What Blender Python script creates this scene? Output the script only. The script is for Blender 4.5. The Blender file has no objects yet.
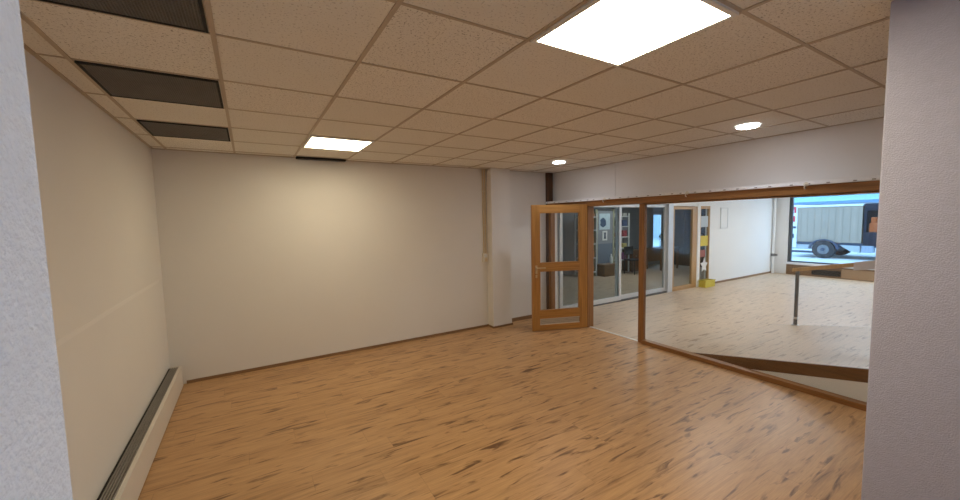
import bpy, bmesh, math, random
from mathutils import Vector, Matrix
random.seed(7)
S = bpy.context.scene
COL = S.collection
PI = math.pi

# ------------------------------------------------------------------ camera
CAM_Z = 1.784
YAW, PITCH, ROLL = 0.5446, -0.0773, -0.0204
f = Vector((math.sin(YAW)*math.cos(PITCH), math.cos(YAW)*math.cos(PITCH), math.sin(PITCH)))
r = Vector((math.cos(YAW), -math.sin(YAW), 0.0))
u = r.cross(f)
r2 = r*math.cos(ROLL) + u*math.sin(ROLL)
u2 = -r*math.sin(ROLL) + u*math.cos(ROLL)
cd = bpy.data.cameras.new('camera'); cam = bpy.data.objects.new('camera', cd); COL.objects.link(cam)
M = Matrix(((r2.x, u2.x, -f.x, 0), (r2.y, u2.y, -f.y, 0), (r2.z, u2.z, -f.z, CAM_Z), (0, 0, 0, 1)))
cam.matrix_world = M
cd.sensor_width = 36; cd.lens = 36*381.5/960; cd.clip_start = 0.02; cd.clip_end = 200
S.camera = cam

# ------------------------------------------------------------------ world and exposure
W = bpy.data.worlds.new('World'); S.world = W; W.use_nodes = True
bg = W.node_tree.nodes['Background']
bg.inputs[0].default_value = (0.40, 0.66, 1.0, 1); bg.inputs[1].default_value = 3.4
S.view_settings.view_transform = 'Standard'; S.view_settings.look = 'None'
S.view_settings.gamma = 1; S.view_settings.use_curve_mapping = False
S.view_settings.exposure = 0.30
WARM = (1.0, 0.87, 0.60); COOL = (1.0, 0.985, 0.94)
E_WARM, E_SPOT, E_NEXT, E_LOBBY, E_STORE = 21.0, 40.0, 25.0, 7.0, 22.0

# ------------------------------------------------------------------ materials
def newmat(n):
    m = bpy.data.materials.new(n); m.use_nodes = True
    nt = m.node_tree; return m, nt, nt.nodes['Principled BSDF']
def simple(n, c, rough=.5, metal=0., var=.05, scale=8., bump=0., bscale=60.):
    m, nt, b = newmat(n)
    tc = nt.nodes.new('ShaderNodeTexCoord')
    nz = nt.nodes.new('ShaderNodeTexNoise'); nz.inputs['Scale'].default_value = scale; nz.inputs['Detail'].default_value = 4
    nt.links.new(tc.outputs['Object'], nz.inputs['Vector'])
    rp = nt.nodes.new('ShaderNodeValToRGB')
    rp.color_ramp.elements[0].position = .3; rp.color_ramp.elements[1].position = .7
    rp.color_ramp.elements[0].color = tuple(x*(1-var) for x in c)+(1,)
    rp.color_ramp.elements[1].color = tuple(min(1, x*(1+var)) for x in c)+(1,)
    nt.links.new(nz.outputs['Fac'], rp.inputs[0]); nt.links.new(rp.outputs[0], b.inputs['Base Color'])
    b.inputs['Roughness'].default_value = rough; b.inputs['Metallic'].default_value = metal
    if bump:
        n2 = nt.nodes.new('ShaderNodeTexNoise'); n2.inputs['Scale'].default_value = bscale; n2.inputs['Detail'].default_value = 3
        nt.links.new(tc.outputs['Object'], n2.inputs['Vector'])
        bp = nt.nodes.new('ShaderNodeBump'); bp.inputs['Strength'].default_value = bump; bp.inputs['Distance'].default_value = .01
        nt.links.new(n2.outputs['Fac'], bp.inputs['Height']); nt.links.new(bp.outputs[0], b.inputs['Normal'])
    return m
def emit(n, c, s):
    m, nt, b = newmat(n)
    b.inputs['Base Color'].default_value = (.8, .8, .8, 1)
    b.inputs['Emission Color'].default_value = tuple(c)+(1,); b.inputs['Emission Strength'].default_value = s
    return m
def wood(n, dark, light, axis='z', rough=.35):
    m, nt, b = newmat(n)
    tc = nt.nodes.new('ShaderNodeTexCoord'); mp = nt.nodes.new('ShaderNodeMapping')
    sc = {'x': (2, 40, 40), 'y': (40, 2, 40), 'z': (40, 40, 2)}[axis]; mp.inputs['Scale'].default_value = sc
    nz = nt.nodes.new('ShaderNodeTexNoise'); nz.inputs['Scale'].default_value = 1; nz.inputs['Detail'].default_value = 5; nz.inputs['Distortion'].default_value = .6
    rp = nt.nodes.new('ShaderNodeValToRGB')
    rp.color_ramp.elements[0].position = .3; rp.color_ramp.elements[1].position = .72
    rp.color_ramp.elements[0].color = tuple(dark)+(1,); rp.color_ramp.elements[1].color = tuple(light)+(1,)
    nt.links.new(tc.outputs['Object'], mp.inputs[0]); nt.links.new(mp.outputs[0], nz.inputs['Vector'])
    nt.links.new(nz.outputs['Fac'], rp.inputs[0]); nt.links.new(rp.outputs[0], b.inputs['Base Color'])
    b.inputs['Roughness'].default_value = rough
    return m
def glassmat(n, tint=(.97, .98, .985), refl=1.0):
    m = bpy.data.materials.new(n); m.use_nodes = True; nt = m.node_tree; nt.nodes.clear()
    o = nt.nodes.new('ShaderNodeOutputMaterial'); mx = nt.nodes.new('ShaderNodeMixShader')
    t = nt.nodes.new('ShaderNodeBsdfTransparent'); g = nt.nodes.new('ShaderNodeBsdfGlossy'); lw = nt.nodes.new('ShaderNodeLayerWeight'); g_ = G(nt)
    t.inputs[0].default_value = tuple(tint)+(1,); g.inputs['Roughness'].default_value = .01; g.inputs[0].default_value = (refl,)*3+(1,)
    lw.inputs['Blend'].default_value = .5
    nt.links.new(g_.m('MULTIPLY_ADD', g_.m('POWER', lw.outputs['Facing'], 5.0), .55, .025), mx.inputs[0]); nt.links.new(t.outputs[0], mx.inputs[1]); nt.links.new(g.outputs[0], mx.inputs[2])
    nt.links.new(mx.outputs[0], o.inputs[0]); return m
class G:                                       # tiny node-graph helper
    def __init__(s, nt): s.nt = nt
    def v(s, x, sock):
        if isinstance(x, (int, float)): sock.default_value = x
        else: s.nt.links.new(x, sock)
    def m(s, op, a, b=0.0, c=None):
        n = s.nt.nodes.new('ShaderNodeMath'); n.operation = op; s.v(a, n.inputs[0]); s.v(b, n.inputs[1])
        if c is not None: s.v(c, n.inputs[2])
        return n.outputs[0]
    def xyz(s, a, b, c=0.0):
        n = s.nt.nodes.new('ShaderNodeCombineXYZ'); s.v(a, n.inputs[0]); s.v(b, n.inputs[1]); s.v(c, n.inputs[2]); return n.outputs[0]
    def white(s, vec):
        n = s.nt.nodes.new('ShaderNodeTexWhiteNoise'); n.noise_dimensions = '3D'; s.nt.links.new(vec, n.inputs['Vector']); return n.outputs['Value']
    def noise(s, vec, sc=1., det=3., dist=0.):
        n = s.nt.nodes.new('ShaderNodeTexNoise'); s.nt.links.new(vec, n.inputs['Vector']); n.inputs['Scale'].default_value = sc
        n.inputs['Detail'].default_value = det; n.inputs['Distortion'].default_value = dist; return n.outputs['Fac']
    def ramp(s, fac, stops):
        n = s.nt.nodes.new('ShaderNodeValToRGB'); s.nt.links.new(fac, n.inputs[0]); cr = n.color_ramp
        while len(cr.elements) < len(stops): cr.elements.new(.5)
        for e, (p, c) in zip(cr.elements, stops): e.position = p; e.color = tuple(c)+(1,)
        return n.outputs[0]
    def mix(s, fac, a, b, mode='MIX'):
        n = s.nt.nodes.new('ShaderNodeMix'); n.data_type = 'RGBA'; n.blend_type = mode
        s.v(fac, n.inputs['Factor'])
        for x, k in ((a, 6), (b, 7)):
            if isinstance(x, tuple): n.inputs[k].default_value = x+(1,)
            else: s.nt.links.new(x, n.inputs[k])
        return n.outputs[2]
def oak_floor(name='oak_planks', pale=0.0):
    m, nt, b = newmat(name); g = G(nt)
    tc = nt.nodes.new('ShaderNodeTexCoord'); sp = nt.nodes.new('ShaderNodeSeparateXYZ'); nt.links.new(tc.outputs['Object'], sp.inputs[0])
    x, y = sp.outputs[0], sp.outputs[1]
    PW, PL = .19, 1.38
    row = g.m('FLOOR', g.m('DIVIDE', y, PW))
    off = g.m('MULTIPLY', g.white(g.xyz(row, 3.1)), PL)
    xs = g.m('ADD', x, off); col = g.m('FLOOR', g.m('DIVIDE', xs, PL))
    pid = g.white(g.xyz(row, col, 1.7)); sh = g.m('MULTIPLY', pid, 37.)
    grain = g.noise(g.xyz(g.m('ADD', g.m('MULTIPLY', x, 1.6), sh), g.m('ADD', g.m('MULTIPLY', y, 26.), sh)), 1, 5, .7)
    fine = g.noise(g.xyz(g.m('MULTIPLY', x, 7.), g.m('MULTIPLY', y, 130.)), 1, 3)
    broad = g.noise(g.xyz(g.m('ADD', g.m('MULTIPLY', x, .9), sh), g.m('MULTIPLY', y, 5.)), 1, 3, .5)
    knot = g.noise(g.xyz(g.m('ADD', g.m('MULTIPLY', x, 3.2), sh), g.m('ADD', g.m('MULTIPLY', y, 21.), sh)), 1, 7, .7)
    base = g.ramp(grain, [(.30, (.20, .10, .042)), (.48, (.46, .255, .108)), (.75, (.62, .365, .17))])
    c = g.mix(.35, base, g.ramp(broad, [(.3, (.36, .19, .078)), (.7, (.63, .375, .175))]))
    c = g.mix(g.m('MULTIPLY', pid, .5), c, (.61, .36, .172))
    c = g.mix(.22, c, g.ramp(fine, [(.35, (.30, .155, .065)), (.65, (.69, .42, .21))]))
    if pale: c = g.mix(pale, c, (.60, .56, .48))  # pales the oak to carry the next room's brighter light
    kf = nt.nodes.new('ShaderNodeMapRange'); kf.inputs[1].default_value = .56; kf.inputs[2].default_value = .68; nt.links.new(knot, kf.inputs[0])
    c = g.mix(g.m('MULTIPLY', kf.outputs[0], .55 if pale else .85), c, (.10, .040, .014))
    fy = g.m('FRACT', g.m('DIVIDE', y, PW)); fx = g.m('FRACT', g.m('DIVIDE', xs, PL))
    seam = g.m('MAXIMUM', g.m('LESS_THAN', fy, .012), g.m('LESS_THAN', fx, .0022))
    c = g.mix(g.m('MULTIPLY', seam, .3), c, (.10, .05, .025))
    nt.links.new(c, b.inputs['Base Color'])
    b.inputs['Roughness'].default_value = .36; b.inputs['Specular IOR Level'].default_value = .42
    bp = nt.nodes.new('ShaderNodeBump'); bp.inputs['Strength'].default_value = .12; bp.inputs['Distance'].default_value = .003
    nt.links.new(grain, bp.inputs['Height']); nt.links.new(bp.outputs[0], b.inputs['Normal'])
    return m
GX, GY, T = -0.0817, 1.459, 0.625              # the ceiling grid
def tile_mat():
    m, nt, b = newmat('mineral_fibre_tile'); g = G(nt)
    tc = nt.nodes.new('ShaderNodeTexCoord'); sp = nt.nodes.new('ShaderNodeSeparateXYZ'); nt.links.new(tc.outputs['Object'], sp.inputs[0])
    x, y = sp.outputs[0], sp.outputs[1]
    i = g.m('FLOOR', g.m('DIVIDE', g.m('SUBTRACT', x, GX), T)); j = g.m('FLOOR', g.m('DIVIDE', g.m('SUBTRACT', y, GY), T))
    w = g.white(g.xyz(i, j, 5.3))
    old = g.m('GREATER_THAN', w, .55)             # coarser fissured tiles among finely pitted ones
    vec = g.xyz(x, y)
    pit = g.noise(vec, 95, 2); fis = g.noise(vec, 85, 3, .2)
    pf = g.m('LESS_THAN', pit, .37); ff = g.m('MULTIPLY', g.m('LESS_THAN', fis, .37), old)
    base = g.mix(w, (.83, .80, .73), (.88, .845, .78))
    c = g.mix(g.m('MULTIPLY', pf, .42), base, (.30, .25, .20))
    c = g.mix(g.m('MULTIPLY', ff, .65), c, (.26, .21, .165))
    nt.links.new(c, b.inputs['Base Color']); b.inputs['Roughness'].default_value = .95; b.inputs['Specular IOR Level'].default_value = .1
    bp = nt.nodes.new('ShaderNodeBump'); bp.inputs['Strength'].default_value = .35; bp.inputs['Distance'].default_value = .004
    nt.links.new(pit, bp.inputs['Height']); nt.links.new(bp.outputs[0], b.inputs['Normal'])
    return m

paint = simple('wall_paint', (.78, .75, .71), .85, 0, .012, 1.3, .10, 180)
paint_cool = simple('white_wall_paint', (.80, .81, .81), .8, 0, .012, 2., .06, 150)
roughcast = simple('roughcast_plaster_daylit', (.64, .68, .80), .95, 0, .03, 30, .45, 150)  # left jamb copy, blue daylight put into the plaster colour
roughcast_b = simple('roughcast_plaster_shaded', (.42, .415, .54), .95, 0, .03, 30, .35, 210)  # right jamb copy, dimmer light put into the same plaster's colour
panelw = simple('white_board', (.85, .825, .815), .6, 0, .012, 2)
FLOOR = oak_floor(); FLOOR_LIT = oak_floor('oak_planks_lit', .52); TILE = tile_mat()  # second oak is a lit copy, next-room light put into its colour
tbar = simple('grid_bar', (.50, .41, .31), .5, .0, .03, 4)
wdark = wood('varnished_frame_wood', (.21, .088, .024), (.36, .165, .050), 'z')
wdark_y = wood('varnished_rail_wood', (.21, .088, .024), (.36, .165, .050), 'y')
wfas = wood('fascia_wood', (.13, .052, .016), (.21, .09, .028), 'y')
wpost = wood('dark_post_wood', (.07, .032, .014), (.12, .055, .024), 'z')
wgold = wood('golden_door_wood', (.36, .165, .040), (.54, .27, .075), 'z', .3)
wgold_h = wood('golden_rail_wood', (.36, .165, .040), (.54, .27, .075), 'x', .3)
wbase = wood('skirting_wood', (.20, .11, .052), (.32, .185, .09), 'x', .4)
wpale = wood('pale_frame_wood', (.38, .22, .09), (.50, .31, .14), 'z', .4)
wknee = wood('brown_panel_wood', (.16, .09, .045), (.27, .16, .08), 'y', .5)
alu = simple('anodised_aluminium', (.62, .64, .66), .38, .35, .03, 5)
glass = glassmat('clear_glass'); glass_out = glassmat('shop_glass', (.95, .985, .975)); glass_dim = glassmat('tinted_glass', (.86, .91, .92), .45)
led = emit('led_diffuser', WARM, E_WARM*1.18); led_far = emit('led_diffuser_far', WARM, E_WARM*.72); led_next = emit('added_diffuser_next', COOL, E_NEXT)
led_lobby = emit('added_diffuser_lobby', (.85, .88, 1.0), E_LOBBY); led_store = emit('added_diffuser_store', COOL, E_STORE)
spot = emit('downlight_lens', (.84, .90, 1.0), E_SPOT)
whitem = simple('white_metal', (.80, .80, .80), .4, 0, .02, 5)
louvre = simple('dark_louvre', (.20, .18, .16), .5, .1, .06, 10)
louvre_b = simple('vent_backing', (.07, .063, .057), .9)
black = simple('matt_black', (.012, .012, .012), .8)
radw = simple('radiator_enamel', (.74, .69, .62), .42, 0, .02, 3)
radg = simple('radiator_grille_steel', (.30, .275, .25), .5, .2, .08, 12)
beige = simple('beige_plastic', (.74, .62, .44), .5, 0, .02, 4)
cream = simple('cream_plastic', (.78, .72, .60), .4, 0, .02, 4)
brass = simple('satin_brass', (.66, .52, .30), .3, .9, .03, 8)
steel = simple('grey_steel', (.18, .19, .20), .4, .6, .04, 8)
chrome = simple('bright_steel', (.65, .66, .67), .3, .8, .03, 8)

# ------------------------------------------------------------------ mesh helpers
def box(bm, x0, x1, y0, y1, z0, z1, bev=0.0, rot=None):
    vs = [bm.verts.new((x, y, z)) for x in (x0, x1) for y in (y0, y1) for z in (z0, z1)]
    q = [(0, 1, 3, 2), (4, 6, 7, 5), (0, 4, 5, 1), (2, 3, 7, 6), (0, 2, 6, 4), (1, 5, 7, 3)]
    fs = [bm.faces.new([vs[i] for i in k]) for k in q]
    if rot is not None:
        for v in vs: v.co = rot @ v.co
    if bev:
        es = list({e for fc in fs for e in fc.edges})
        bmesh.ops.bevel(bm, geom=es, offset=bev, segments=2, profile=.6, affect='EDGES')
def cyl(bm, p0, p1, rad, seg=20, rad2=None, caps=True):
    p0, p1 = Vector(p0), Vector(p1); d = p1-p0
    mt = Matrix.Translation((p0+p1)/2) @ d.to_track_quat('Z', 'Y').to_matrix().to_4x4()
    bmesh.ops.create_cone(bm, cap_ends=caps, segments=seg, radius1=rad, radius2=rad if rad2 is None else rad2, depth=d.length, matrix=mt)
def tube(bm, pts, rad, seg=10):
    for a, b in zip(pts, pts[1:]): cyl(bm, a, b, rad, seg)
    for p in pts[1:-1]: bmesh.ops.create_uvsphere(bm, u_segments=seg, v_segments=6, radius=rad, matrix=Matrix.Translation(p))
def ring(bm, c, r0, r1, z0, z1, seg=40):
    prof = [(r0, z0), (r1, z0), (r1*.97+r0*.03, z1), (r0, z1)]
    vs = [[bm.verts.new((c[0]+a*math.cos(2*PI*k/seg), c[1]+a*math.sin(2*PI*k/seg), z)) for a, z in prof] for k in range(seg)]
    for k in range(seg):
        n = vs[(k+1) % seg]
        for i in range(4): bm.faces.new((vs[k][i], n[i], n[(i+1) % 4], vs[k][(i+1) % 4]))
def prism(bm, poly, axis, a0, a1):
    def P(p, a): return {'x': (a, p[0], p[1]), 'y': (p[0], a, p[1]), 'z': (p[0], p[1], a)}[axis]
    A = [bm.verts.new(P(p, a0)) for p in poly]; B = [bm.verts.new(P(p, a1)) for p in poly]
    bm.faces.new(A); bm.faces.new(B[::-1]); n = len(poly)
    for i in range(n): bm.faces.new((A[i], A[(i+1) % n], B[(i+1) % n], B[i]))
def build(name, bm, mat, parent=None, smooth=False):
    bmesh.ops.recalc_face_normals(bm, faces=bm.faces)
    if smooth:
        for fc in bm.faces: fc.smooth = True
        for e in bm.edges:
            if len(e.link_faces) == 2 and e.calc_face_angle(0) > .6: e.smooth = False
    me = bpy.data.meshes.new(name); bm.to_mesh(me); bm.free(); me.materials.append(mat)
    o = bpy.data.objects.new(name, me); COL.objects.link(o)
    if parent is not None:
        o.parent = parent; o.location = -parent.location if parent.type == 'EMPTY' else (0, 0, 0)
        if parent.type == 'EMPTY' and parent.rotation_euler.z: o.location = (0, 0, 0)
    return o
def B(name, mat, *boxes, parent=None, bev=0.0):
    bm = bmesh.new()
    for b in boxes: box(bm, *b, bev=bev)
    return build(name, bm, mat, parent)
def struct(o, label=None, cat=None):
    o['kind'] = 'structure'
    if label: o['label'] = label
    if cat: o['category'] = cat
    return o
def tag(o, label, cat, group=None):
    o['label'] = label; o['category'] = cat
    if group: o['group'] = group
    return o
def empty(name, loc, rz=0.):
    o = bpy.data.objects.new(name, None); COL.objects.link(o); o.location = loc; o.rotation_euler = (0, 0, rz); o.empty_display_size = .1
    return o
def dup(root, delta, label, group=None):
    rt = root.copy(); COL.objects.link(rt); rt.location = Vector(root.location)+Vector(delta); rt['label'] = label
    if group: rt['group'] = group
    for ch in list(root.children):
        c = ch.copy(); COL.objects.link(c); c.parent = rt
        for gch in ch.children:
            d = gch.copy(); COL.objects.link(d); d.parent = c
    return rt

H = 2.618
XL, YB, XP = -.834, 5.36, 4.72
JN, JF = .22, .50                                # near and far face of the front wall
JL, JR = -.156, 2.23                             # jambs of the opening the photo is taken through
# ------------------------------------------------------------------ structure
struct(B('floor', FLOOR, (-1.0, 4.725, -2.6, 9.0, -.06, 0), (4.725, 5.05, -2.6, JN, -.06, 0)))
struct(B('floor', FLOOR_LIT, (4.725, 14.0, JN, 9.0, -.06, 0)))
struct(B('wall_left', paint, (XL-.12, XL, -2.6, YB+.12, 0, H+.06)))
struct(B('wall_back', paint, (XL-.12, 4.95, YB, YB+.12, 0, H+.06)))
struct(B('trim_1', simple('pale_line', (.82, .79, .75), .8, 0, .01, 2), (XL, XL+.002, 1.2, 5.18, 1.205, 1.235)))  # thin strip slightly paler than the wall
struct(B('wall_pier', paint, (3.385, 3.757, 5.20, YB, 0, H)))
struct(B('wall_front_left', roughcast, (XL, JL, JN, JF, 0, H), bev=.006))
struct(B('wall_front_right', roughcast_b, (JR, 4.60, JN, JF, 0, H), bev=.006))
struct(B('wall_front', paint_cool, (4.60, 14.0, JN, JF-.001, 0, H+.06)))
# lobby behind the camera: unseen side opening added to daylight the left jamb
struct(B('wall_rear', paint_cool, (XL, 5.05, -2.6, -2.4, 0, H)))
struct(B('wall_lobby', paint_cool, (4.9, 5.05, -2.4, -2.1, 0, H), (4.9, 5.05, .05, JN, 0, H), (4.9, 5.05, -2.1, .05, 0, .35), (4.9, 5.05, -2.1, .05, 2.5, H)))
struct(B('ceiling', TILE, (XL-.02, 4.90, -2.6, YB+.02, H+.005, H+.05)))
ceil = bpy.data.objects['ceiling']
bm = bmesh.new()
def in_panel(x0, x1, y0, y1): return False
HB = .010
i = -1
while GX+i*T < 4.86:
    x = GX+i*T; box(bm, x-HB, x+HB, -2.4, YB, H, H+.012); i += 1
for j in range(-7, 8):
    y = GY+j*T
    if y < YB: box(bm, XL, 4.86, y-HB*.8, y+HB*.8, H+.0015, H+.012)
box(bm, XL, XL+.02, JF, YB, H-.002, H+.012); box(bm, XL, 4.86, YB-.02, YB, H-.002, H+.012); box(bm, 4.84, 4.86, JF, YB, H-.002, H+.012)
build('ceiling_grid', bm, tbar, ceil)
struct(B('baseboard_back', wbase, (XL+.14, 3.385, YB-.012, YB, 0, .035), (3.757, XP-.06, YB-.014, YB, 0, .06)))
struct(B('baseboard_pier', wbase, (3.373, 3.385, 5.188, YB-.014, 0, .03), (3.385, 3.769, 5.188, 5.20, 0, .03), (3.757, 3.769, 5.20, YB-.014, 0, .03)))
# upper part of the right wall above the glazing
ur = struct(B('wall_right', panelw, (4.86, 4.95, JF, 3.965, 2.0, H+.05), (4.86, 4.95, 3.971, YB, 2.0, H+.05)))
B('seam_batten', simple('seam', (.50, .49, .49), .7), (4.868, 4.87, 3.96, 3.976, 2.06, H), parent=ur)
led_ = struct(B('trim_2', simple('ledge_paint', (.86, .85, .85), .6, 0, .05, 30), (4.615, 4.865, JF, 5.30, 2.058, 2.094), bev=.003))
bm = bmesh.new()
for k in range(30):
    y = .75+k*.155+random.uniform(-.03, .03)
    box(bm, 4.611, 4.617, y-.012, y+.012, 2.066, 2.074)
build('nail_row', bm, simple('rusty_nails', (.20, .15, .12), .6), led_)
struct(B('trim_3', wdark_y, (4.655, 4.80, JF, 5.30, 1.972, 2.058), bev=.004))
struct(B('trim_4', wpost, (4.665, 4.79, 5.30, 5.36, 0, H), bev=.004))
# hinge post and mullion
struct(B('trim_5', wdark, (4.66, 4.80, 4.345, 4.44, 0, 1.972), bev=.004))
struct(B('trim_6', wdark, (4.685, 4.745, 3.34, 3.42, 0, 1.972), bev=.005))
struct(B('trim_7', simple('threshold_metal', (.74, .72, .68), .35, .3), (4.705, 4.745, 3.42, 4.345, 0, .006)))

def window(n, frame_boxes, fm, pane, pm, label, extra=()):
    e = empty('window_%d' % n, ((pane[0]+pane[1])/2, (pane[2]+pane[3])/2, pane[4])); struct(e, label, 'window')
    B('window_frame', fm, *frame_boxes, parent=e, bev=.003)
    B('pane', pm, pane, parent=e)
    for nm, mt, bx in extra: B(nm, mt, bx, parent=e, bev=.003)
    return e
window(1, [(4.70, 4.76, JF, 3.34, 1.955, 1.971)], wdark_y, (4.717, 4.723, JF, 3.339, .045, 1.968), glass,
       'large fixed interior pane in varnished wood looking onto the ramp', [('window_sill', wdark_y, (4.655, 4.745, JF, 3.34, 0, .054))])
window(2, [(4.68, 4.78, 4.44, 5.298, 0, .12), (4.68, 4.78, 4.44, 5.298, 1.90, 1.971), (4.68, 4.78, 5.24, 5.298, .12, 1.90)], wdark, (4.727, 4.733, 4.44, 5.24, .12, 1.90), glass,
       'narrow glazed sidelight behind the open wooden door')

# open wooden door, built in its own frame: +x runs from hinge to lock edge
ang = math.atan2(.319, -.885)
d1 = empty('door_1', (4.652, 4.352, 0), ang)
struct(d1, 'open glazed golden wood door with two panes and a low vent slot', 'door')
L, TH = .938, .042
def D(name, mat, *bx, parent=d1, bev=.004): return B(name, mat, *bx, parent=parent, bev=bev)
Y0, Y1 = -TH/2, TH/2
D('stile', wgold, (0.004, .136, Y0, Y1, .012, 2.005)); D('stile', wgold, (.812, L, Y0, Y1, .012, 2.005))
D('top_rail', wgold_h, (.136, .812, Y0, Y1, 1.885, 2.005)); D('middle_rail', wgold_h, (.136, .812, Y0, Y1, .968, 1.092))
D('bottom_rail', wgold_h, (.136, .812, Y0, Y1, .205, .332), (.136, .812, Y0, Y1, .012, .105))
D('pane', glass, (.136, .812, -.003, .003, 1.092, 1.885), bev=0); D('pane', glass, (.136, .812, -.003, .003, .332, .968), bev=0)
bm = bmesh.new()
for z in (1.092, 1.875):
    box(bm, .136, .812, Y0-.002, Y1+.002, z, z+.010)
for z in (.332, .958):
    box(bm, .136, .812, Y0-.002, Y1+.002, z, z+.010)
for x in (.136, .802):
    box(bm, x, x+.010, Y0-.002, Y1+.002, 1.102, 1.875); box(bm, x, x+.010, Y0-.002, Y1+.002, .342, .958)
build('glazing_bead', bm, wgold, d1)
bm = bmesh.new()
box(bm, .136, .812, Y0+.004, Y1-.004, .105, .118); box(bm, .136, .812, Y0+.004, Y1-.004, .192, .205)
for k in range(36): 
    x = .14+k*.0188; box(bm, x, x+.009, Y0+.006, Y1-.006, .118, .192)
for z in (.140, .165): box(bm, .136, .812, Y0+.010, Y1-.010, z, z+.006)
vg = build('vent_grille', bm, simple('vent_aluminium', (.68, .64, .57), .4, .5, .03, 8), d1)
vg['label'] = 'pale metal vent grille'
B('vent_mesh', simple('vent_mesh_dark', (.20, .18, .15), .8), (.136, .812, -.003, .003, .118, .192), parent=vg)  # dark mesh behind the vent slats
for s in (-1, 1):
    bm = bmesh.new()
    y = Y0 if s < 0 else Y1
    box(bm, .852, .888, min(y, y+s*.008), max(y, y+s*.008), .93, 1.06, bev=.003)
    box(bm, .855, .885, min(y, y+s*.008), max(y, y+s*.008), .865, .915, bev=.003)
    cyl(bm, (.870, y+s*.006, 1.02), (.870, y+s*.05, 1.02), .011, 14)
    tube(bm, [(.870, y+s*.05, 1.02), (.84, y+s*.054, 1.022), (.735, y+s*.054, 1.022)], .010, 12)
    cyl(bm, (.870, y+s*.006, .89), (.870, y+s*.014, .89), .011, 14)
    hd = build('door_handle', bm, brass, d1, True); hd['label'] = 'brass lever handle and lock plate'
for z in (.25, 1.75):
    bm = bmesh.new(); cyl(bm, (-.006, Y0-.006, z), (-.006, Y0-.006, z+.09), .009, 12); build('hinge', bm, brass, d1, True)

# ------------------------------------------------------------------ ramp in the next room, just behind the big pane
SL = .195; YR = 2.78
def rz(y): return SL*(YR-y)
rp_ = empty('ramp', (6.0, 1.6, 0)); tag(rp_, 'low sloping oak ramp rising behind the large interior pane', 'ramp')
bm = bmesh.new(); prism(bm, [(YR, .0), (.505, rz(.505)), (.505, rz(.505)-.04), (YR-.04/SL, 0.0)], 'x', 4.872, 7.2); build('deck', bm, FLOOR_LIT, rp_)
bm = bmesh.new(); prism(bm, [(YR, .001), (.505, rz(.505)+.004), (.505, rz(.505)-.128), (YR-.128/SL, .001)], 'x', 4.848, 4.872); build('fascia_board', bm, wfas, rp_)
bm = bmesh.new(); prism(bm, [(YR-.128/SL, .0), (.505, rz(.505)-.128), (.505, 0)], 'x', 4.852, 4.87); build('side_panel', bm, simple('side_panel_white', (.92, .87, .82), .7, 0, .01, 2), rp_)
bm = bmesh.new(); prism(bm, [(YR, .0), (.505, rz(.505)), (.505, 0)], 'x', 7.185, 7.2); build('edge_strip', bm, chrome, rp_)
hr = empty('handrail', (7.16, 2.44, rz(2.44))); tag(hr, 'wooden handrail on a single grey steel post along the ramp edge', 'handrail')
zb = rz(2.44)
bm = bmesh.new(); cyl(bm, (7.16, 2.44, zb), (7.16, 2.44, zb+.85), .024, 20); build('post', bm, steel, hr, True)
bm = bmesh.new(); cyl(bm, (7.16, 2.44, zb+.10), (7.16, 2.44, zb+.135), .030, 20); build('collar', bm, chrome, hr, True)
bm = bmesh.new(); cyl(bm, (7.16, 2.44, zb), (7.16, 2.44, zb+.012), .045, 20); build('foot_plate', bm, chrome, hr, True)
bm = bmesh.new()
prism(bm, [(2.50, rz(2.50)+.845), (.51, rz(.51)+.845), (.51, rz(.51)+.925), (2.50, rz(2.50)+.895)], 'x', 7.13, 7.19); build('rail', bm, wpale, hr)
bm = bmesh.new(); prism(bm, [(1.80, rz(1.80)+.80), (.51, rz(.51)+.79), (.51, rz(.51)+.93), (1.80, rz(1.80)+.91)], 'x', 7.11, 7.21); build('end_sleeve', bm, simple('sleeve_grey', (.56, .50, .50), .7), hr)

# ------------------------------------------------------------------ next room: back wall with sliding glass, white wall, street window
YN = 5.32
struct(B('wall_next_room_back', paint_cool, (10.14, 13.75, YN, YN+.12, 0, H+.05), (4.95, 10.14, YN, YN+.12, 2.09, H+.05)))
struct(B('wall_next_room_street', paint_cool, (13.75, 13.95, 4.96, YN+.12, 0, H+.05), (13.75, 13.95, 1.2, 4.96, 2.32, H+.05), (13.75, 13.95, JF, 1.2, 0, H+.05), (13.77, 13.95, 1.2, 4.96, 0, .30)))
struct(B('ceiling', paint_cool, (4.95, 14.0, JF, 9.0, H+.01, H+.05)))
struct(B('baseboard_next_room', wbase, (10.14, 13.74, YN-.014, YN, 0, .05)))
def sliding(n, x0, x1, y, label):
    e = empty('door_%d' % n, ((x0+x1)/2, y, 0)); struct(e, label, 'door')
    w = .07
    B('door_frame', alu, (x0, x0+w, y-.02, y+.02, .03, 2.07), (x1-w, x1, y-.02, y+.02, .03, 2.07), (x0+w, x1-w, y-.02, y+.02, .03, .12), (x0+w, x1-w, y-.02, y+.02, 2.0, 2.07), parent=e, bev=.003)
    B('pane', glass_dim, (x0+w, x1-w, y-.003, y+.003, .12, 2.0), parent=e)
    return e
sliding(2, 4.98, 6.72, YN+.025, 'aluminium sliding glass leaf partly behind the open wooden door')
sliding(3, 6.62, 8.36, YN+.07, 'aluminium sliding glass leaf right of the wooden mullion')
struct(B('trim_8', simple('track_shade', (.10, .10, .10), .5), (4.95, 8.34, YN, YN+.10, 0, .03)))  # dark strip under the sliding leaves, shade put into its colour
struct(B('trim_9', alu, (8.34, 8.52, YN-.02, YN+.10, 0, 2.09), (4.95, 8.34, YN-.01, YN+.11, 2.07, 2.12), bev=.004))
d4 = empty('door_4', (9.0, YN+.05, 0)); struct(d4, 'pale wood framed glass door beside the white aluminium post', 'door')
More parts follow.
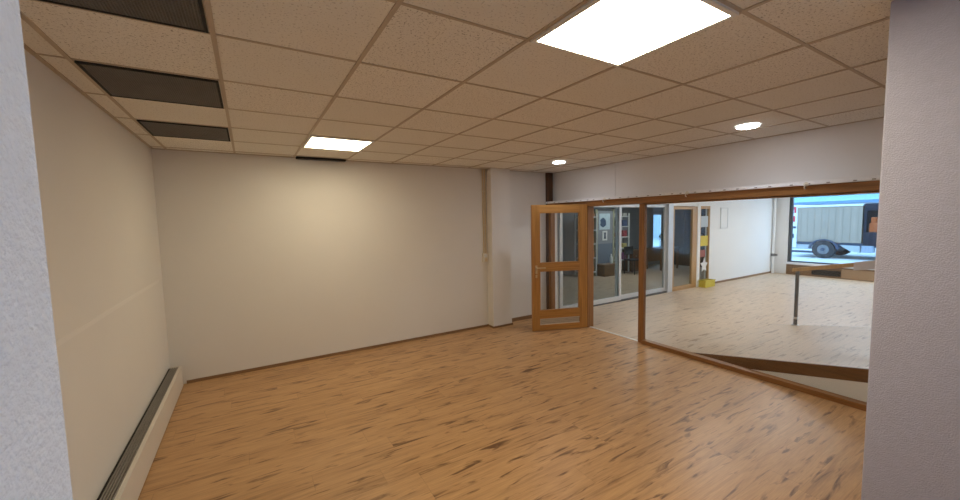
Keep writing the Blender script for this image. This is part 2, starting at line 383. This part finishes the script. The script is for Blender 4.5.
B('door_frame', wpale, (8.53, 8.60, YN, YN+.06, 0, 2.02), (9.36, 9.56, YN, YN+.06, 0, 2.02), (8.60, 9.36, YN, YN+.06, 1.95, 2.02), (8.60, 9.36, YN, YN+.06, 0, .10), parent=d4, bev=.004)
B('pane', glass_dim, (8.60, 9.36, YN+.027, YN+.033, .10, 1.95), parent=d4)
struct(B('trim_10', paint_cool, (9.56, 9.68, YN-.01, YN+.08, 0, 2.09), (8.52, 10.14, YN, YN+.10, 2.03, 2.09)))
window(3, [(9.68, 9.72, YN, YN+.06, 0, 2.03), (10.10, 10.14, YN, YN+.06, 0, 2.03), (9.72, 10.10, YN, YN+.06, 0, .16), (9.72, 10.10, YN, YN+.06, 1.96, 2.03)], wpale, (9.72, 10.10, YN+.027, YN+.033, .16, 1.96), glass_dim,
       'narrow glazed strip with posters next to the white wall')
yel = simple('yellow_card', (.62, .50, .06), .6); whitep = simple('white_paper', (.78, .79, .80), .7)
tag(B('poster', yel, (9.73, 10.09, YN+.020, YN+.026, 1.02, 1.28)), 'yellow rectangular poster on the narrow glazed strip', 'poster')
tag(B('poster', simple('pale_blue_paper', (.45, .52, .58), .7), (9.74, 10.08, YN+.020, YN+.026, 1.50, 1.78)), 'pale blue poster highest on the narrow glazed strip', 'poster')
tag(B('poster', simple('red_brown_paper', (.30, .10, .08), .7), (9.76, 9.98, YN+.020, YN+.026, .74, .92)), 'dark red card below the yellow poster on the strip', 'poster')
bm = bmesh.new()
pts = [(.5*(.20 if k % 2 == 0 else .10)*2*math.sin(k*PI/5)*.9+9.95, .52+(.20 if k % 2 == 0 else .10)*math.cos(k*PI/5)) for k in range(10)]
prism(bm, pts, 'y', YN+.020, YN+.026); tag(build('star_decal', bm, whitep), 'white star sticker low on the narrow glazed strip', 'sticker')
cr = empty('crate', (9.9, YN-.12, 0)); tag(cr, 'small yellow crate on the floor below the narrow glazed strip', 'crate')
B('crate_body', yel, (9.62, 10.06, YN-.20, YN-.19, 0, .17), (9.62, 10.06, YN-.05, YN-.04, 0, .17), (9.62, 9.63, YN-.19, YN-.05, 0, .17), (10.05, 10.06, YN-.19, YN-.05, 0, .17), (9.63, 10.05, YN-.19, YN-.05, 0, .01), parent=cr)
B('crate_rim', yel, (9.61, 10.07, YN-.21, YN-.19, .15, .175), (9.61, 10.07, YN-.05, YN-.03, .15, .175), parent=cr)
# cover plate, pipe, valve
cp = empty('wall_cover_plate', (10.8, YN, 1.7)); tag(cp, 'white rectangular cover plate on the white wall of the next room', 'cover plate')
B('plate', paint_cool, (10.64, 10.96, YN-.014, YN, 1.46, 1.97), parent=cp, bev=.004)
B('rim', simple('plate_rim', (.62, .64, .66), .6), (10.62, 10.64, YN-.02, YN, 1.44, 1.99), (10.96, 10.98, YN-.02, YN, 1.44, 1.99), (10.64, 10.96, YN-.02, YN, 1.44, 1.46), (10.64, 10.96, YN-.02, YN, 1.97, 1.99), parent=cp)
pp = empty('heating_pipe', (13.62, YN-.05, 0)); tag(pp, 'white vertical heating pipe in the corner beside the street window', 'pipe')
bm = bmesh.new(); cyl(bm, (13.62, YN-.05, 0), (13.62, YN-.05, H), .035, 16); build('pipe', bm, paint_cool, pp, True)
bm = bmesh.new(); cyl(bm, (13.62, YN-.05, .52), (13.62, YN-.05, .60), .05, 16); cyl(bm, (13.62, YN-.10, .56), (13.62, YN-.16, .56), .03, 12); build('valve', bm, steel, pp, True)
# street window
window(4, [(13.78, 13.86, 4.88, 4.96, .36, 2.32), (13.78, 13.86, 1.2, 1.28, .36, 2.32), (13.78, 13.86, 1.28, 4.88, 2.265, 2.32), (13.78, 13.86, 1.28, 4.88, .36, .40)],
       simple('dark_window_frame', (.06, .075, .09), .4, .2), (13.815, 13.825, 1.28, 4.88, .40, 2.265), glass_out,
       'large street window of the next room with a truck outside', [('window_sill', simple('sill_white', (.72, .73, .76), .5), (13.68, 13.95, 1.2, 4.96, .30, .36))])
kn = struct(B('wall_knee', wknee, (13.72, 13.77, 1.2, 4.96, 0, .30)))
B('vent_slot', black, (13.708, 13.722, 3.72, 4.35, .05, .20), parent=kn)
B('access_panel', simple('tan_panel', (.34, .22, .13), .6), (13.70, 13.722, 1.9, 3.70, .02, .26), parent=kn)

# ------------------------------------------------------------------ store behind the sliding glass
struct(B('wall_store_back', simple('store_wall', (.27, .29, .32), .8), (4.75, 13.0, 8.88, 9.0, 0, H), (13.55, 14.0, 8.88, 9.0, 0, H), (13.0, 13.55, 8.88, 9.0, 0, .5), (13.0, 13.55, 8.88, 9.0, 1.9, H)))
struct(B('wall_store_left', paint_cool, (4.6, 4.75, YB+.12, 9.0, 0, H)))
struct(B('wall_store_right', simple('store_wall_dark', (.22, .22, .23), .8), (13.95, 14.0, YN+.12, 9.0, 0, H)))
window(5, [(13.0, 13.04, 8.90, 8.96, .5, 1.9), (13.51, 13.55, 8.90, 8.96, .5, 1.9), (13.04, 13.51, 8.90, 8.96, 1.86, 1.9), (13.04, 13.51, 8.90, 8.96, .5, .54)], alu, (13.04, 13.51, 8.925, 8.935, .54, 1.86), glass_out,
       'bright window at the far side of the store behind the glass doors')
def rack(name, x0, x1, y0, y1, zs, fm, label, cat='shelf'):
    e = empty(name, ((x0+x1)/2, (y0+y1)/2, 0)); tag(e, label, cat)
    t = .035
    for x in (x0, x1-t):
        for y in (y0, y1-t): B('upright', fm, (x, x+t, y, y+t, 0, zs[-1]+.12), parent=e)
    for z in zs: B('shelf_board', fm, (x0, x1, y0, y1, z, z+.03), parent=e)
    return e
lite = simple('light_shelf_metal', (.62, .66, .68), .5)
rack('shelf_rack', 8.55, 9.10, 8.10, 8.50, (.12, .55, .98, 1.40, 1.80), lite, 'pale rack of goods at the left end of the store')
cols = [(.42, .08, .10), (.12, .16, .30), (.55, .55, .52), (.08, .08, .09), (.50, .25, .12), (.10, .25, .18), (.70, .70, .68), (.35, .12, .28), (.60, .52, .20)]
cm = [simple('carton_%d' % k, c, .6) for k, c in enumerate(cols)]
cname = ['red', 'navy', 'light grey', 'black', 'orange brown', 'green', 'white', 'purple', 'mustard']
tier = ['lowest', 'second lowest', 'middle', 'second highest', 'highest']
k = 0
for ti, z in enumerate((.12, .55, .98, 1.40, 1.80)):
    x = 8.60
    for q in range(2):
        w = random.uniform(.16, .21); h = random.uniform(.16, .30) if ti < 4 else .09
        c = (k*4+ti) % 9
        tag(B('carton', cm[c], (x, x+w, 8.16, 8.40, z+.03, z+.03+h), bev=.004), '%s carton on the %s %s board of the pale goods rack' % (cname[c], 'left of' if q == 0 else 'right of', tier[ti]) if False else '%s carton, %s one on the %s shelf of the left goods rack' % (cname[c], ('left', 'right')[q], tier[ti]), 'carton', 'cartons on the left goods rack')
        x += .25; k += 1
# display panel with two posters
dp = empty('display_panel', (9.55, 8.22, 0)); tag(dp, 'free-standing grey display panel with a pale edge post behind the sliding glass', 'panel')
B('board', simple('panel_grey', (.28, .30, .34), .7), (9.22, 9.92, 8.20, 8.24, .35, 2.0), parent=dp)
B('lower_board', simple('panel_blue', (.16, .20, .27), .7), (9.24, 9.90, 8.19, 8.20, .36, .98), parent=dp)
B('edge_post', simple('olive_post', (.42, .42, .30), .6), (9.12, 9.22, 8.18, 8.26, 0, 2.05), parent=dp)
B('edge_post', simple('olive_post', (.42, .42, .30), .6), (9.92, 9.98, 8.18, 8.26, 0, 2.05), parent=dp)
po = empty('framed_poster', (9.52, 8.19, 1.65)); tag(po, 'larger light blue poster with a dark shape on the grey display panel', 'poster')
B('sheet', simple('sheet_blue', (.55, .70, .80), .6), (9.30, 9.78, 8.19, 8.199, 1.42, 1.92), parent=po)
bm = bmesh.new(); prism(bm, [(9.46+.13*math.cos(t*PI/6)*(1+.2*math.sin(3*t)), 1.64+.15*math.sin(t*PI/6)) for t in range(12)], 'y', 8.186, 8.19); build('dark_shape', bm, simple('ink_blue', (.06, .11, .20), .6), po)
po = empty('framed_poster', (9.55, 8.19, 1.25)); tag(po, 'small white poster with a dark shape below the larger blue one', 'poster')
B('sheet', whitep, (9.44, 9.66, 8.19, 8.199, 1.08, 1.38), parent=po)
bm = bmesh.new(); prism(bm, [(9.50, 1.13), (9.60, 1.13), (9.585, 1.24), (9.60, 1.33), (9.50, 1.33), (9.515, 1.24)], 'y', 8.186, 8.19); build('dark_shape', bm, simple('ink_dark', (.10, .13, .18), .6), po)
ct = empty('counter', (9.5, 7.9, 0)); tag(ct, 'low brown wooden counter in front of the grey display panel', 'counter')
B('front_panel', wood('counter_wood', (.13, .075, .04), (.22, .13, .07), 'x'), (9.16, 9.88, 7.86, 7.90, 0, .34), (9.16, 9.20, 7.90, 8.15, 0, .34), (9.84, 9.88, 7.90, 8.15, 0, .34), parent=ct)
B('counter_top', wood('counter_top_wood', (.18, .10, .055), (.28, .17, .09), 'x'), (9.13, 9.91, 7.84, 8.17, .34, .37), parent=ct, bev=.004)
bt = empty('bottle', (9.62, 8.0, .37)); tag(bt, 'pale bottle standing on the low brown counter', 'bottle')
bm = bmesh.new(); cyl(bm, (9.62, 8, .37), (9.62, 8, .56), .045, 16); cyl(bm, (9.62, 8, .56), (9.62, 8, .61), .045, 16, .018); build('bottle_body', bm, lite, bt, True)
bm = bmesh.new(); cyl(bm, (9.62, 8, .61), (9.62, 8, .66), .02, 12); build('cap', bm, whitep, bt, True)
rack('shelf_rack', 10.02, 10.62, 8.10, 8.42, (.40, .78, 1.14, 1.48, 1.80), simple('white_shelf', (.72, .75, .77), .5), 'white shelving unit right of the grey display panel')
k = 0
for ti, z in enumerate((.40, .78, 1.14, 1.48, 1.80)):
    for q, x in enumerate((10.08, 10.36)):
        h = random.uniform(.12, .22) if ti < 4 else .10; c = (k*5+2) % 9
        tag(B('storage_box', cm[c], (x, x+random.uniform(.15, .2), 8.14, 8.36, z+.03, z+.03+h), bev=.004), '%s box, %s one on the %s board of the white shelving unit' % (cname[c], ('left', 'right')[q], tier[ti]), 'box', 'boxes on the white shelving unit')
        k += 1
cb = empty('cabinet', (10.98, 8.2, 0)); tag(cb, 'brown wooden cabinet right of the white shelving unit in the store', 'cabinet')
cw = wood('cabinet_wood', (.12, .06, .03), (.20, .10, .05), 'z')
B('cabinet_body', cw, (10.72, 11.28, 8.06, 8.46, 0, .70), parent=cb, bev=.005)
for x in (10.74, 11.01):
    dd = B('cabinet_door', cw, (x, x+.25, 8.04, 8.06, .04, .66), parent=cb, bev=.004)
    B('knob', chrome, (x+.12, x+.14, 8.025, 8.04, .50, .52), parent=dd)
# chair and table
chm = simple('chair_black', (.03, .03, .035), .5)
ch = empty('chair', (10.35, 7.75, 0)); tag(ch, 'dark chair in front of the white shelving unit', 'chair')
B('seat', chm, (10.15, 10.57, 7.55, 7.95, .43, .47), parent=ch, bev=.01); B('backrest', chm, (10.15, 10.57, 7.92, 7.95, .60, .86), parent=ch, bev=.008)
for x in (10.16, 10.54):
    bm = bmesh.new(); cyl(bm, (x+.01, 7.57, 0), (x+.01, 7.57, .43), .013, 10); build('leg', bm, chm, ch)
    bm = bmesh.new(); cyl(bm, (x+.01, 7.935, 0), (x+.01, 7.935, .86), .013, 10); build('leg', bm, chm, ch)
tb = empty('table', (11.8, 7.9, 0)); tag(tb, 'dark table in front of the bright store window', 'table')
B('table_top', cw, (11.60, 12.65, 7.6, 8.25, .70, .74), parent=tb, bev=.005)
for x in (11.64, 12.56):
    for y in (7.64, 8.16): B('leg', cw, (x, x+.05, y, y+.05, 0, .70), parent=tb)
B('modesty_panel', cw, (11.69, 12.56, 8.17, 8.19, .25, .70), parent=tb)
tw = empty('cupboard', (13.65, 7.3, 0)); tag(tw, 'tall dark cupboard seen through the wood framed glass door', 'cupboard')
dk = simple('cupboard_dark', (.045, .038, .034), .6)
B('cupboard_body', dk, (13.42, 13.93, 6.2, 8.5, 0, 2.2), parent=tw, bev=.006)
dk2 = simple('cupboard_door', (.07, .058, .05), .6)
for k in range(4):
    y = 6.22+k*.57; q = B('cupboard_door', dk2, (13.40, 13.42, y, y+.55, .06, 2.15), parent=tw, bev=.005)
    B('handle', chrome, (13.37, 13.40, y+.03+.46*(k % 2), y+.05+.46*(k % 2), .95, 1.15), parent=q)
pl = empty('potted_plant', (12.0, 8.0, .74)); tag(pl, 'dark leafy potted plant on the dark table before the store window', 'plant')
bm = bmesh.new(); cyl(bm, (12.45, 8, .74), (12.45, 8, .90), .07, 16, .10); build('pot', bm, steel, pl, True)
bm = bmesh.new()
for k in range(60):
    a = random.uniform(0, 2*PI); el = random.uniform(.1, 1.4); rr = random.uniform(.15, .42)
    p = Vector((12.45+rr*math.cos(a)*math.cos(el)*.6, 8+rr*math.sin(a)*math.cos(el)*.6, .92+rr*math.sin(el)*1.7))
    n = Vector((random.gauss(0, 1), random.gauss(0, 1), random.gauss(0, 1))).normalized(); t = n.orthogonal()*.075; s = n.cross(t).normalized()*.03
    bm.faces.new([bm.verts.new(p+t), bm.verts.new(p+s), bm.verts.new(p-t), bm.verts.new(p-s)])
    cyl(bm, (12.45, 8, .9), p, .004, 5)
build('foliage', bm, simple('leaf_dark', (.03, .06, .03), .6), pl)

# ------------------------------------------------------------------ street
struct(B('street', simple('pale_asphalt', (.60, .62, .64), .8, 0, .05, 3), (14.0, 40, -14, 24, -.10, .10)))
bd = empty('building', (27, 6, .1)); tag(bd, 'pale blue building across the street behind the truck', 'building')
B('facade', simple('facade', (.52, .56, .60), .8), (26.5, 30, -12, 22, .10, 2.3), (26.5, 30, -12, 22, 2.75, 9), parent=bd)
B('fascia', simple('fascia_cyan', (.48, .78, .84), .6), (26.1, 26.5, -12, 22, 2.42, 2.75), parent=bd, bev=.01)
B('fascia_strip', simple('fascia_blue', (.20, .34, .55), .6), (26.2, 26.5, -12, 22, 2.30, 2.42), parent=bd)
B('canopy', simple('canopy_white', (.78, .86, .88), .6), (25.4, 26.5, -12, 22, 2.75, 2.90), parent=bd, bev=.02)
B('shop_front', simple('shop_front_grey', (.45, .50, .58), .7), (26.42, 26.5, -12, 22, .3, 2.2), parent=bd)
tk = empty('truck', (18.5, 5.2, .10)); tag(tk, 'light truck with a beige box body parked in the street', 'truck')
bx = B('cargo_box', simple('curtain_beige', (.36, .285, .225), .7, 0, .04, 2), (18.5, 20.5, 4.52, 6.38, .70, 2.03), parent=tk, bev=.02)
bm = bmesh.new()
for k in range(9): box(bm, 18.493, 18.50, 4.62+k*.205, 4.635+k*.205, .74, 1.98)
build('curtain_seam', bm, simple('curtain_seam', (.31, .245, .19), .7), bx)
B('rear_frame', simple('truck_white', (.78, .80, .84), .4), (18.46, 20.54, 6.38, 6.62, .46, 2.13), parent=tk, bev=.02)
B('roof_rail', simple('truck_rail', (.72, .80, .84), .4), (18.47, 20.53, 4.50, 6.38, 2.03, 2.10), parent=tk, bev=.01)
red = simple('red_mark', (.60, .03, .06), .5)
for z0, z1, y0, y1 in ((1.96, 2.06, 6.42, 6.58), (1.82, 1.96, 6.42, 6.48), (1.48, 1.70, 6.44, 6.54)): B('rear_marking', red, (18.45, 18.462, y0, y1, z0, z1), parent=tk)
dkb = simple('chassis_navy', (.05, .07, .12), .5)
B('marker_block', dkb, (18.44, 18.462, 6.40, 6.60, 1.22, 1.30), parent=tk)
B('marker_block', dkb, (18.44, 18.462, 6.46, 6.60, .84, 1.00), parent=tk)
B('chassis_rail', dkb, (18.55, 18.70, 2.2, 6.6, .56, .70), (20.2, 20.35, 2.2, 6.6, .56, .70), parent=tk)
B('side_skirt', simple('skirt_grey', (.42, .46, .52), .5), (18.50, 18.54, 5.86, 6.58, .42, .60), parent=tk, bev=.01)
B('side_guard', dkb, (18.48, 18.54, 5.80, 6.60, .28, .36), (18.48, 18.54, 5.80, 6.60, .62, .68), parent=tk)
bm = bmesh.new()
prism(bm, [(5.55+.44*math.cos(a*PI/12), .46+.36*math.sin(a*PI/12)) for a in range(13)]+[(5.55-.37*math.cos(a*PI/12), .46+.32*math.sin(a*PI/12)) for a in range(13)], 'x', 18.44, 18.84)
build('mudguard', bm, dkb, tk)
bm = bmesh.new(); prism(bm, [(5.10, .62), (4.55, .60), (4.55, .36), (4.80, .40)], 'x', 18.5, 18.9); build('fuel_tank', bm, simple('tank_alu', (.50, .55, .60), .4, .4), tk)
tyre = simple('tyre', (.035, .035, .04), .8); rim = simple('wheel_rim', (.20, .21, .23), .5, .3)
for (y, x0) in ((5.55, 18.46), (2.75, 18.46), (5.55, 20.2), (2.75, 20.2)):
    bm = bmesh.new(); cyl(bm, (x0, y, .43), (x0+.26, y, .43), .33, 36); w = build('wheel', bm, tyre, tk, True)
    bm = bmesh.new(); cyl(bm, (x0-.012, y, .43), (x0+.01, y, .43), .16, 28, .19); build('rim', bm, rim, w, True)
    bm = bmesh.new(); cyl(bm, (x0-.05, y, .43), (x0-.012, y, .43), .06, 16); build('hub', bm, dkb, w, True)
B('cab', simple('cab_navy', (.008, .010, .022), .8), (18.48, 20.52, 2.0, 4.48, .62, 1.10), (18.48, 20.52, 2.0, 4.48, 1.85, 2.10), (18.48, 20.52, 4.40, 4.48, 1.10, 1.85), (18.48, 20.52, 2.0, 2.1, 1.10, 1.85), (20.2, 20.52, 2.1, 4.40, 1.10, 1.85), parent=tk, bev=.02)
B('cab_window', glass_dim, (18.52, 18.53, 2.1, 4.40, 1.10, 1.85), parent=tk)
B('cab_light_blocks', simple('orange_light_paint', (.90, .15, .02), .6), (18.56, 18.9, 4.14, 4.36, 1.06, 1.42), (18.56, 18.8, 4.18, 4.32, 1.42, 1.62), parent=tk, bev=.03)  # orange blocks whose colour stands for lights in the cab window
B('cab_step', simple('cab_step_grey', (.30, .36, .46), .5), (18.46, 18.7, 4.20, 4.50, .38, .62), parent=tk, bev=.01)
B('door_pillar', simple('truck_white2', (.70, .72, .75), .4), (18.47, 18.50, 4.02, 4.08, .70, 1.85), parent=tk)

# ------------------------------------------------------------------ lamps
def led_panel(x0, y0, m, label, w=T, group='square ceiling light panels', z=H):
    e = empty('led_panel', (x0+w/2, y0+w/2, z)); tag(e, label, 'ceiling light', group)
    a, b_, c, d_ = x0+.008, x0+w-.008, y0+.008, y0+w-.008; q = .022
    B('panel_frame', whitem, (a, b_, c, c+q, z-.010, z+.006), (a, b_, d_-q, d_, z-.010, z+.006), (a, a+q, c+q, d_-q, z-.010, z+.006), (b_-q, b_, c+q, d_-q, z-.010, z+.006), parent=e)
    B('diffuser', m, (a+q, b_-q, c+q, d_-q, z-.006, z+.004), parent=e)
    return e
led_panel(GX+2*T, GY-T, led, 'bright square light panel nearest the viewer in the tiled ceiling')
led_panel(GX+T, GY+4*T, led_far, 'bright square light panel near the back wall of the empty room')
nn = 0
for x, nm in ((6.2, 'nearest the partition'), (8.6, 'in the middle of the row'), (11.0, 'over the white wall'), (12.9, 'closest to the street window')):
    led_panel(x, 3.0, led_next, 'added unseen light panel in the next room %s' % nm, group='added light panels of the next room')  # unseen panels added to light the next room
led_panel(9.3, 6.6, led_store, 'added unseen light panel on the store ceiling behind the sliding glass')  # unseen panel added to brighten the store
led_panel(GX+3*T, GY-5*T, led_lobby, 'added unseen light panel over the lobby behind the camera')  # unseen panel added to throw cool light through the opening
def downlight(x, y, label):
    e = empty('downlight', (x, y, H)); tag(e, label, 'downlight', 'round recessed downlights')
    bm = bmesh.new(); ring(bm, (x, y), .086, .098, H-.008, H+.001); build('trim_ring', bm, whitem, e, True)
    bm = bmesh.new(); cyl(bm, (x, y, H-.012), (x, y, H-.002), .085, 32, .085); build('lens', bm, spot, e, True)
    ld = bpy.data.lights.new('downlight_beam', 'SPOT'); ld.energy = 10; ld.color = (.84, .90, 1.0); ld.spot_size = 2.3; ld.spot_blend = .7; ld.shadow_soft_size = .10
    lo = bpy.data.objects.new('downlight_beam', ld); COL.objects.link(lo); lo.parent = e; lo.location = (0, 0, -.03)
downlight(3.97, 4.26, 'round downlight near the dark corner post')
downlight(4.07, 1.815, 'round downlight over the large interior pane')

# ------------------------------------------------------------------ ceiling vents
def vent(y0, label):
    x0 = GX-T+.014; x1 = GX-.016; y1 = y0+T-.02; y0 = y0+.02
    e = empty('ceiling_vent', ((x0+x1)/2, (y0+y1)/2, H)); tag(e, label, 'ceiling vent', 'dark louvred ceiling vents')
    B('vent_frame', black, (x0, x1, y0, y0+.012, H-.006, H+.006), (x0, x1, y1-.012, y1, H-.006, H+.006), (x0, x0+.012, y0+.012, y1-.012, H-.006, H+.006), (x1-.012, x1, y0+.012, y1-.012, H-.006, H+.006), parent=e)
    B('backing', louvre_b, (x0+.012, x1-.012, y0+.012, y1-.012, H+.004, H+.007), parent=e)
    bm = bmesh.new()
    n = 52
    for k in range(n):
        x = x0+.02+(x1-x0-.04)*k/(n-1); box(bm, x-.0022, x+.0022, y0+.012, y1-.012, H-.003, H+.003)
    n = 48
    for k in range(1, n):
        y = y0+(y1-y0)*k/n; box(bm, x0+.012, x1-.012, y-.0022, y+.0022, H-.003, H+.003)
    build('louvre', bm, louvre, e)
vent(GY, 'dark louvred ceiling vent at the top left, nearest the viewer')
vent(GY+2*T, 'dark louvred ceiling vent, middle one of the row along the left wall')
vent(GY+4*T, 'dark louvred ceiling vent nearest the back wall')
sl = empty('slot_diffuser', (.85, 5.28, H)); tag(sl, 'thin black air slot where ceiling meets back wall behind the light panel', 'air slot')
B('slot_body', black, (.56, 1.15, 5.245, 5.335, H-.022, H), parent=sl)
B('slot_blade', louvre, (.57, 1.14, 5.285, 5.292, H-.024, H-.020), parent=sl)

# ------------------------------------------------------------------ convector along the left wall
cv = empty('convector_radiator', (-.77, 3, 0)); tag(cv, 'long low white convector with a grey top grille along the left wall', 'radiator')
XF, Y0c, Y1c = -.716, .62, 5.27
B('front_panel', radw, (XF-.012, XF, Y0c, Y1c, .012, .238), (XF-.026, XF-.012, Y0c, Y1c, .226, .240), parent=cv, bev=.002)
for a, b_ in ((Y1c, Y1c+.012), (Y0c-.012, Y0c)): B('end_cap', radw, (XL+.006, XF, a, b_, .012, .242), parent=cv, bev=.002)
B('back_plate', black, (XL+.004, XL+.012, Y0c, Y1c, .012, .232), parent=cv)
B('core', simple('convector_core', (.05, .046, .042), .7), (XL+.012, XF-.014, Y0c, Y1c, .0, .205), parent=cv)
bm = bmesh.new()
for k in range(6):
    x = XL+.022+k*.0155; box(bm, x-.0042, x+.0042, Y0c, Y1c, .222, .234)
yy = Y0c+.05
while yy < Y1c: box(bm, XL+.016, XF-.026, yy-.002, yy+.002, .216, .224); yy += .05
build('top_grille', bm, radg, cv)

# ------------------------------------------------------------------ conduit and switch next to the pier
for x, lb in ((3.314, 'thin beige cable conduit rising to the ceiling, left one of the pair'), (3.352, 'thin beige cable conduit rising to the ceiling, right one beside the pier')):
    e = empty('cable_conduit', (x, 5.345, 1.24)); tag(e, lb, 'conduit', 'twin cable conduits')
    bm = bmesh.new(); cyl(bm, (x, 5.347, 1.24), (x, 5.347, H), .011, 14); build('tube', bm, beige, e, True)
    for z in (1.70, 2.25): B('clip', cream, (x-.016, x+.016, 5.334, YB, z, z+.02), parent=e)
sw = empty('switch_box', (3.332, 5.33, 1.17)); tag(sw, 'cream surface mounted switch and socket box at the foot of the conduits', 'switch')
B('housing', cream, (3.284, 3.380, 5.318, YB, 1.095, 1.245), parent=sw, bev=.006)
B('rocker', whitem, (3.302, 3.362, 5.311, 5.319, 1.178, 1.235), parent=sw, bev=.003)
bm = bmesh.new(); cyl(bm, (3.332, 5.319, 1.135), (3.332, 5.312, 1.135), .028, 24); build('socket', bm, beige, sw, True)

# ------------------------------------------------------------------ hooks on the ledge
for y, lb in ((3.965, 'small pale hook on the ledge directly below the panel seam'), (2.70, 'small pale hook midway along the ledge'), (1.535, 'small pale hook on the ledge nearest the right jamb')):
    e = empty('ledge_hook', (4.61, y, 2.07)); tag(e, lb, 'hook', 'hooks on the ledge')
    bm = bmesh.new(); cyl(bm, (4.615, y, 2.066), (4.585, y, 2.066), .006, 10); tube(bm, [(4.585, y, 2.066), (4.572, y, 2.052), (4.575, y, 2.030), (4.592, y, 2.022)], .006, 8); build('hook', bm, cream, e, True)
    bm = bmesh.new(); cyl(bm, (4.6145, y, 2.068), (4.608, y, 2.068), .020, 16); build('rosette', bm, cream, e, True)
